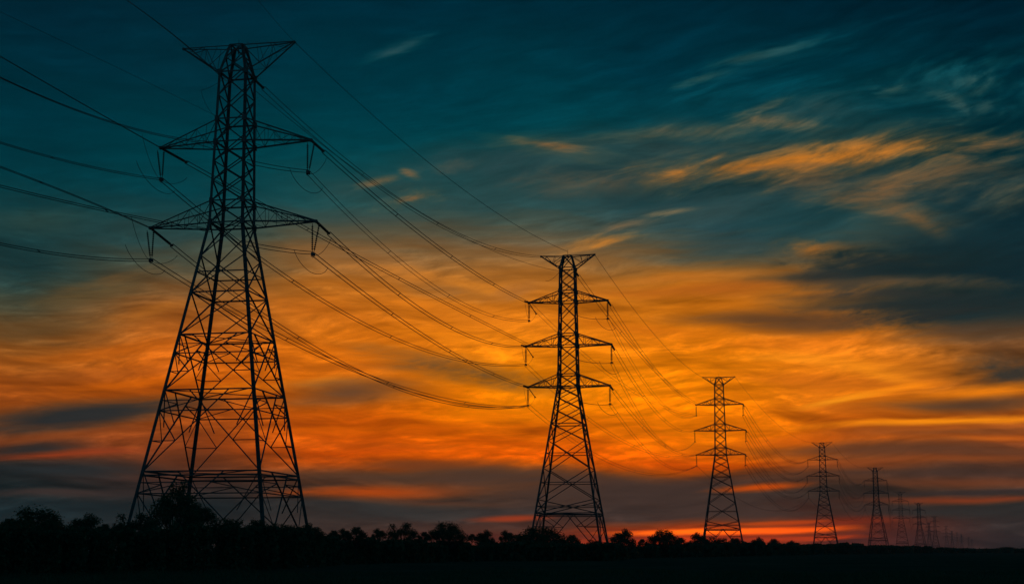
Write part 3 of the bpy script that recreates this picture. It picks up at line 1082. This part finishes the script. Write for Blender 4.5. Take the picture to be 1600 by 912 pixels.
# third to fourth and on
ordinal = ['nearest', 'second', 'third', 'fourth', 'fifth', 'sixth', 'seventh', 'eighth']
for k in range(2, 7):
    pa, pb = LINE[k], LINE[k + 1]
    G = 'cables between the %s and %s pylons' % (ordinal[k], ordinal[k + 1])
    r = (0, 0, 0.07, 0.08, 0.09, 0.10, 0.11)[k]
    sg = (0, 0, 10, 9, 11, 10, 12)[k]
    for n in (2, 1, 0):
        span(pa, pa.tip_w(n, 1), pb, pb.tip_w(n, -1), None, r, .8 if k < 4 else 0,
             'cable from the %s right arm tip of the %s pylon to the %s' % (names[n], ordinal[k], ordinal[k + 1]), G,
             0 if k > 2 else 5.0, 0, sag=sg, spacers=3)
        if k < 5:
            span(pa, pa.drop_w(n, 1), pb, pb.drop_w(n, -1), None, r * .9, .8 if k < 3 else 0,
                 'cable from the %s right insulator of the %s pylon to the %s' % (names[n], ordinal[k], ordinal[k + 1]), G,
                 sag=sg * 1.3, spacers=3)
    if k < 5:
        span(pa, pa.drop_w(0, -1), pb, pb.drop_w(0, -1), None, r * .8, 0,
             'cable from the lowest left hanging insulator of the %s pylon to the %s' % (ordinal[k], ordinal[k + 1]), G, sag=sg * 1.3)
        span(pa, pa.tip_w(3, 1), pb, pb.tip_w(3, -1), None, r * .7, 0,
             'thin earth wire from the top of the %s pylon to the %s' % (ordinal[k], ordinal[k + 1]), G, sag=sg * .6)


# ------------------------------------------------------------------ ground and vegetation
import numpy as np


def ground_sheet():
    ys = [-60, -20, 0, 20, 40, 60, 80, 100, 120, 140, 160, 180, 200, 230, 260, 300, 350, 400, 500, 650, 800, 1000, 1300, 1700, 2200, 3000,
          4000, 5500, 7500, 9500]
    v, f = [], []
    nx = 41
    for y in ys:
        w = 150 + max(0, y) * 0.75
        for i in range(nx):
            x = (i / (nx - 1) * 2 - 1) * w + 0.05 * max(0, y)
            z = 0.0
            if y < 400:
                z = 0.10 * math.sin(x * 0.13 + y * 0.05) + 0.07 * math.sin(x * 0.31 - y * 0.21 + 1.0) - 0.15
            else:
                z = -0.15
            v.append((x, y, z))
    for j in range(len(ys) - 1):
        for i in range(nx - 1):
            a = j * nx + i
            f.append((a, a + 1, a + nx + 1, a + nx))
    o = mesh_obj('ground', v, f, SOIL, None, True)
    return tag(o, kind='structure')


ground_sheet()


def quads_mesh(name, centres, sizes, seed, mat, aspect=0.6):
    """many small leaf faces, each a folded pointed quad, facing every way"""
    n = len(centres)
    rs = np.random.RandomState(seed)
    a = rs.normal(size=(n, 3))
    a /= np.linalg.norm(a, axis=1)[:, None]
    b = np.cross(a, rs.normal(size=(n, 3)))
    b /= np.linalg.norm(b, axis=1)[:, None]
    s = sizes[:, None]
    co = np.empty((n, 4, 3))
    co[:, 0] = centres - a * s
    co[:, 1] = centres + b * s * aspect
    co[:, 2] = centres + a * s
    co[:, 3] = centres - b * s * aspect
    me = bpy.data.meshes.new(name)
    me.vertices.add(n * 4)
    me.vertices.foreach_set('co', co.reshape(-1).astype(np.float32))
    me.loops.add(n * 4)
    me.loops.foreach_set('vertex_index', np.arange(n * 4, dtype=np.int32))
    me.polygons.add(n)
    me.polygons.foreach_set('loop_start', np.arange(0, n * 4, 4, dtype=np.int32))
    me.update(calc_edges=True)
    me.validate()
    me.materials.append(mat)
    return me


def tree_meshes(seed, spread, dome, clumps, leaves, leaf, lean=0.0, wisps=0, gap=1.0):
    """a crown one unit wide and one unit high: limbs that fan out from its foot, and clumps of leaves at the limb ends"""
    rng = random.Random(seed)
    rs = np.random.RandomState(seed)
    g = Geo()
    fork = Vector((0, 0, 0.0))
    ends = []
    for i in range(clumps):
        ang = i * 2.4 + rng.uniform(-.4, .4)
        u = math.sqrt((i + 0.6) / clumps)
        rad = u * 0.43 * rng.uniform(0.75, 1.08)
        ceil = math.sqrt(max(0.0, 1 - (u * 0.93) ** 2)) ** dome
        h = 0.10 + 0.78 * ceil * rng.uniform(0.45, 1.0)
        e = Vector((rad * math.cos(ang) + lean * h, rad * math.sin(ang), h))
        ends.append(e)
        mid = fork.lerp(e, 0.5) + Vector((rng.uniform(-.03, .03), rng.uniform(-.03, .03), rng.uniform(-.05, .03)))
        g.tube([fork, mid, e], 0.012, 5, 0.004)
        for _ in range(3):
            t = e + Vector((rng.uniform(-.09, .09), rng.uniform(-.09, .09), rng.uniform(-.02, .10)))
            g.tube([mid.lerp(e, 0.7), t], 0.005, 4, 0.002)
    cs, ss = [], []
    for e in ends:
        n = int(leaves / clumps * rng.uniform(0.6, 1.4))
        sc = np.array([rng.uniform(.10, .17), rng.uniform(.10, .17), rng.uniform(.10, .16)]) * gap
        p = rs.normal(size=(n, 3))
        r_ = np.linalg.norm(p, axis=1)[:, None]
        p = p / r_ * rs.uniform(0, 1, (n, 1)) ** 0.45 * (1 + 0.16 * rs.normal(size=(n, 1)))
        cs.append(p * sc + np.array(e))
        ss.append(rs.uniform(0.55, 1.3, n) * leaf)
    for w in range(wisps):
        e = ends[w % len(ends)]
        tip = np.array([[rng.uniform(-.08, .08), rng.uniform(-.06, .06), rng.uniform(.10, .20)]])
        cs.append(np.array(e) + np.linspace(0, 1, 22)[:, None] * tip + rs.normal(size=(22, 3)) * 0.008)
        ss.append(rs.uniform(0.4, 0.8, 22) * leaf)
    c = np.concatenate(cs)
    s_ = np.concatenate(ss)
    k = np.percentile(c[:, 2], 99.0)
    wd = np.percentile(np.abs(c[:, 0]), 96) * 2
    c[:, 2] /= k
    c[:, :2] /= wd
    me = quads_mesh('crown', c, s_, seed, LEAF if seed % 2 else LEAF2, 0.7)
    tm = bpy.data.meshes.new('limbs')
    tm.from_pydata([(v.x / wd, v.y / wd, v.z / k) for v in g.v], [], g.f)
    tm.materials.append(BARK)
    return tm, me


KINDS_OF_TREE = {                     # meshes and height of the crown for its width
    'round': (tree_meshes(3, 0, 0.9, 34, 5200, 0.026), 1.0),
    'broad': (tree_meshes(8, 0, 0.75, 52, 8000, 0.019, gap=0.95), 0.78),
    'open': (tree_meshes(5, 0, 0.8, 34, 4200, 0.022, gap=0.9), 0.85),
    'tall': (tree_meshes(12, 0, 1.1, 46, 6500, 0.019, wisps=12, gap=0.9), 1.25),
    'bushy': (tree_meshes(7, 0, 0.8, 26, 4200, 0.032), 0.95),
    'low': (tree_meshes(10, 0, 0.6, 30, 4200, 0.024, wisps=2), 0.7),
}
g_ = Geo()
g_.tube([Vector((0, 0, -0.05)), Vector((0.06, 0, 0.3)), Vector((-0.05, 0.03, 0.65)), Vector((0, 0, 1.0))], 0.5, 8, 0.3)
STEM = bpy.data.meshes.new('trunk')
STEM.from_pydata([tuple(v) for v in g_.v], [], g_.f)
STEM.materials.append(BARK)


def tree(kind, x, ytop, wpx, dist, label, cat='tree'):
    (lm, cm), aspect = KINDS_OF_TREE[kind]
    top = at(x, ytop, dist)
    dep = dist * cp + top.z * sp
    wid = wpx * dep / FOCAL
    hc = min(wid * aspect, top.z * 0.88)
    r = empty(cat, (top.x, dist, -0.15), (int(x * 7) % 2) * math.pi)
    zc = top.z + 0.15 - hc
    for n_, me, z, sx, sz in (('trunk', STEM, 0, 0.05 * wid, zc + 0.02), ('limbs', lm, zc, wid, hc), ('crown', cm, zc, wid, hc)):
        o = bpy.data.objects.new(n_, me)
        col.objects.link(o)
        o.parent = r
        o.location = (0, 0, z)
        o.scale = (sx, sx, sz)
    tag(r, label, cat)
    return r


TREES = [
    (62, 795, 92, 125, 'broad', 'broad round-crowned tree at the far left of the treeline'),
    (14, 811, 34, 128, 'bushy', 'small tree at the left edge beside the broad round-crowned tree'),
    (135, 805, 48, 138, 'round', 'medium tree just right of the broad tree at far left'),
    (164, 819, 24, 141, 'bushy', 'little dark tree in the gap left of the nearest pylon'),
    (186, 817, 20, 146, 'open', 'thin ragged sapling left of the leftmost leg of the nearest pylon'),
    (214, 803, 62, 150, 'open', 'ragged open tree over the leftmost foot of the nearest pylon'),
    (276, 756, 74, 146, 'tall', 'tallest tree, upright and ragged, standing among the legs of the nearest pylon'),
    (312, 788, 42, 152, 'round', 'shorter tree leaning against the right side of the tallest tree'),
    (356, 809, 60, 158, 'low', 'low spreading tree between the middle legs of the nearest pylon'),
    (402, 814, 52, 165, 'bushy', 'bushy tree hiding the thick front foot of the nearest pylon'),
    (444, 818, 44, 172, 'low', 'low bushy tree between the two right feet of the nearest pylon'),
    (486, 819, 36, 182, 'round', 'rounded tree at the rightmost foot of the nearest pylon'),
    (522, 829, 22, 205, 'bushy', 'first small bush right of the nearest pylon'),
    (538, 826, 20, 210, 'round', 'narrow small tree, second right of the nearest pylon'),
    (557, 824, 30, 216, 'bushy', 'squarish small tree, third right of the nearest pylon'),
    (592, 826, 20, 236, 'round', 'small dark tree left of the flat-topped tree'),
    (630, 818, 46, 250, 'open', 'flat-topped open tree, left one of the pair midway between the two nearest pylons'),
    (663, 831, 18, 258, 'bushy', 'small bush between the pair of flat-topped trees'),
    (700, 817, 56, 268, 'broad', 'wide tree, right one of the pair midway between the two nearest pylons'),
    (738, 834, 14, 282, 'bushy', 'tiny bush right of the wide tree midway between the nearest pylons'),
    (757, 829, 28, 292, 'round', 'small rounded tree with a notch of sky on either side, left of the second pylon'),
    (792, 829, 22, 304, 'round', 'small dome-shaped tree just left of the second pylon'),
    (846, 824, 84, 318, 'broad', 'very wide low tree in front of the left legs of the second pylon'),
    (893, 836, 26, 326, 'bushy', 'small bush under the middle of the second pylon'),
    (930, 843, 26, 335, 'low', 'low scrub at the right feet of the second pylon'),
    (973, 828, 36, 398, 'round', 'neat round tree just right of the second pylon'),
    (1004, 842, 14, 420, 'bushy', 'tiny shrub in the red afterglow between two larger trees'),
    (1038, 828, 46, 438, 'broad', 'wide flat-topped tree in front of the brightest red afterglow'),
    (1064, 840, 22, 450, 'bushy', 'small bush right of the wide flat-topped tree in the afterglow'),
    (1092, 833, 30, 520, 'round', 'round tree at the left foot of the third pylon'),
    (1122, 839, 34, 540, 'low', 'low scrub between the feet of the third pylon'),
    (1150, 841, 30, 560, 'bushy', 'low bush at the right foot of the third pylon'),
    (1183, 840, 24, 600, 'round', 'small clump of tree right of the third pylon'),
    (1210, 842, 22, 640, 'bushy', 'second small clump right of the third pylon'),
    (1240, 845, 26, 700, 'round', 'small clump just left of the fourth pylon'),
    (1574, 854, 34, 1250, 'broad', 'dome-shaped dark clump near the right end of the horizon'),
    (1596, 857, 24, 1300, 'bushy', 'low clump at the right edge of the frame'),
]
for x, y, w, d, k, lab in TREES:
    tree(k, x, y, w, d, lab, 'bush' if ('bush' in lab.split() or 'scrub' in lab or 'shrub' in lab) else 'tree')

# the rough row between them: many low bushes, alike in the dusk
PROFILE_ROW = [(-260, 822, 100), (-60, 822, 112), (0, 822, 118), (110, 824, 125), (180, 829, 130), (250, 827, 138), (340, 821, 150),
               (400, 823, 160), (480, 828, 175), (510, 838, 200), (600, 843, 240), (740, 849, 285), (850, 847, 312), (900, 850, 320), (952, 850, 322),
               (985, 853, 400), (1080, 849, 490), (1165, 848, 580), (1230, 850, 690), (1300, 850, 830), (1400, 853.5, 1050),
               (1480, 857.0, 1200), (1600, 858.5, 1300), (1760, 858.5, 1350)]


def row(x):
    for (x0, y0, d0), (x1, y1, d1) in zip(PROFILE_ROW, PROFILE_ROW[1:]):
        if x <= x1:
            t = (x - x0) / (x1 - x0)
            return y0 + (y1 - y0) * t, d0 + (d1 - d0) * t
    return PROFILE_ROW[-1][1:]


def undergrowth():
    rs = np.random.RandomState(4)
    cs, ss = [], []
    x = -260.0
    while x < 1730:
        y, d = row(x)
        m = d / FOCAL                                      # metres in one photo pixel there
        far = min(1.0, d / 900)
        rp = rs.uniform(7, 15) * (1 - 0.55 * far)          # clump radius, px
        yy = y + rs.uniform(-6, 5) * (1 - 0.7 * far)
        top = max(0.8, at(x, yy, d).z)
        cx, cy = at(x, yy, d).x, d * (1 + rs.uniform(-0.05, 0.05))
        n = int(rs.uniform(150, 260))
        p = rs.normal(size=(n, 3))
        p = p / np.linalg.norm(p, axis=1)[:, None] * rs.uniform(0, 1, (n, 1)) ** 0.45 * (1 + 0.15 * rs.normal(size=(n, 1)))
        p = p * np.array([rp * m, rp * m * 1.5, rp * m * 0.75]) + np.array([cx, cy, top - rp * m * 0.75])
        cs.append(p)
        ss.append(rs.uniform(0.6, 1.3, n) * m * 1.5)
        n2 = 380                                           # the dense foot of the row, down to the grass
        q = np.empty((n2, 3))
        q[:, 0] = cx + rs.uniform(-1.2, 1.2, n2) * rp * m
        q[:, 1] = cy + rs.uniform(-1.0, 1.0, n2) * 8 * m
        q[:, 2] = rs.uniform(0, 1, n2) ** 0.8 * (top - rp * m * 0.35)
        cs.append(q)
        ss.append(rs.uniform(0.7, 1.4, n2) * m * 3.0)
        x += rp * rs.uniform(0.4, 0.75)
    c, s_ = np.concatenate(cs), np.concatenate(ss)
    c[:, 2] = np.maximum(c[:, 2], 0.0)
    o = bpy.data.objects.new('undergrowth', quads_mesh('undergrowth', c, s_, 9, LEAF, 0.7))
    col.objects.link(o)
    return tag(o, 'dark tangle of bushes and undergrowth along the foot of the treeline', 'undergrowth', None, 'stuff')


undergrowth()


def grass():
    rs = np.random.RandomState(6)
    n = 60000
    d = 58 + 90 * rs.uniform(0, 1, n) ** 1.3
    x = rs.uniform(-0.42, 0.42, n) * d
    patch = np.sin(x * 0.35 + d * 0.1) * np.sin(d * 0.23 - x * 0.12) + rs.normal(size=n) * 0.35
    h = np.clip(0.32 + 0.16 * patch, 0.12, 0.75)
    ang = rs.uniform(0, 6.283, n)
    w = 0.035
    lean = rs.normal(size=(n, 2)) * 0.14
    co = np.empty((n, 3, 3))
    gz = 0.10 * np.sin(x * 0.13 + d * 0.05) + 0.07 * np.sin(x * 0.31 - d * 0.21 + 1.0) - 0.2
    co[:, 0] = np.stack([x - np.cos(ang) * w, d - np.sin(ang) * w, gz], 1)
    co[:, 1] = np.stack([x + np.cos(ang) * w, d + np.sin(ang) * w, gz], 1)
    co[:, 2] = np.stack([x + lean[:, 0], d + lean[:, 1], gz + h], 1)
    me = bpy.data.meshes.new('grass')
    me.vertices.add(n * 3)
    me.vertices.foreach_set('co', co.reshape(-1).astype(np.float32))
    me.loops.add(n * 3)
    me.loops.foreach_set('vertex_index', np.arange(n * 3, dtype=np.int32))
    me.polygons.add(n)
    me.polygons.foreach_set('loop_start', np.arange(0, n * 3, 3, dtype=np.int32))
    me.update(calc_edges=True)
    me.materials.append(GRASS)
    o = bpy.data.objects.new('grass', me)
    col.objects.link(o)
    return tag(o, 'rough dark field grass in front of the treeline', 'grass', None, 'stuff')


grass()


# ------------------------------------------------------------------ the dusk air
def haze(density):
    g = Geo()
    g.box((700, 4650, 39), 16500, 9900, 84)
    mt = bpy.data.materials.new('dusk_air')
    mt.use_nodes = True
    t = mt.node_tree
    t.nodes.clear()
    out = t.nodes.new('ShaderNodeOutputMaterial')
    v = t.nodes.new('ShaderNodeVolumePrincipled')
    v.inputs['Color'].default_value = (0.86, 0.88, 0.9, 1)
    v.inputs['Density'].default_value = density
    v.inputs['Anisotropy'].default_value = 0.3
    t.links.new(v.outputs[0], out.inputs['Volume'])
    o = g.build('haze', mt)
    return tag(o, 'thin evening haze over the far end of the line', 'haze', None, 'stuff')


haze(0.00007)
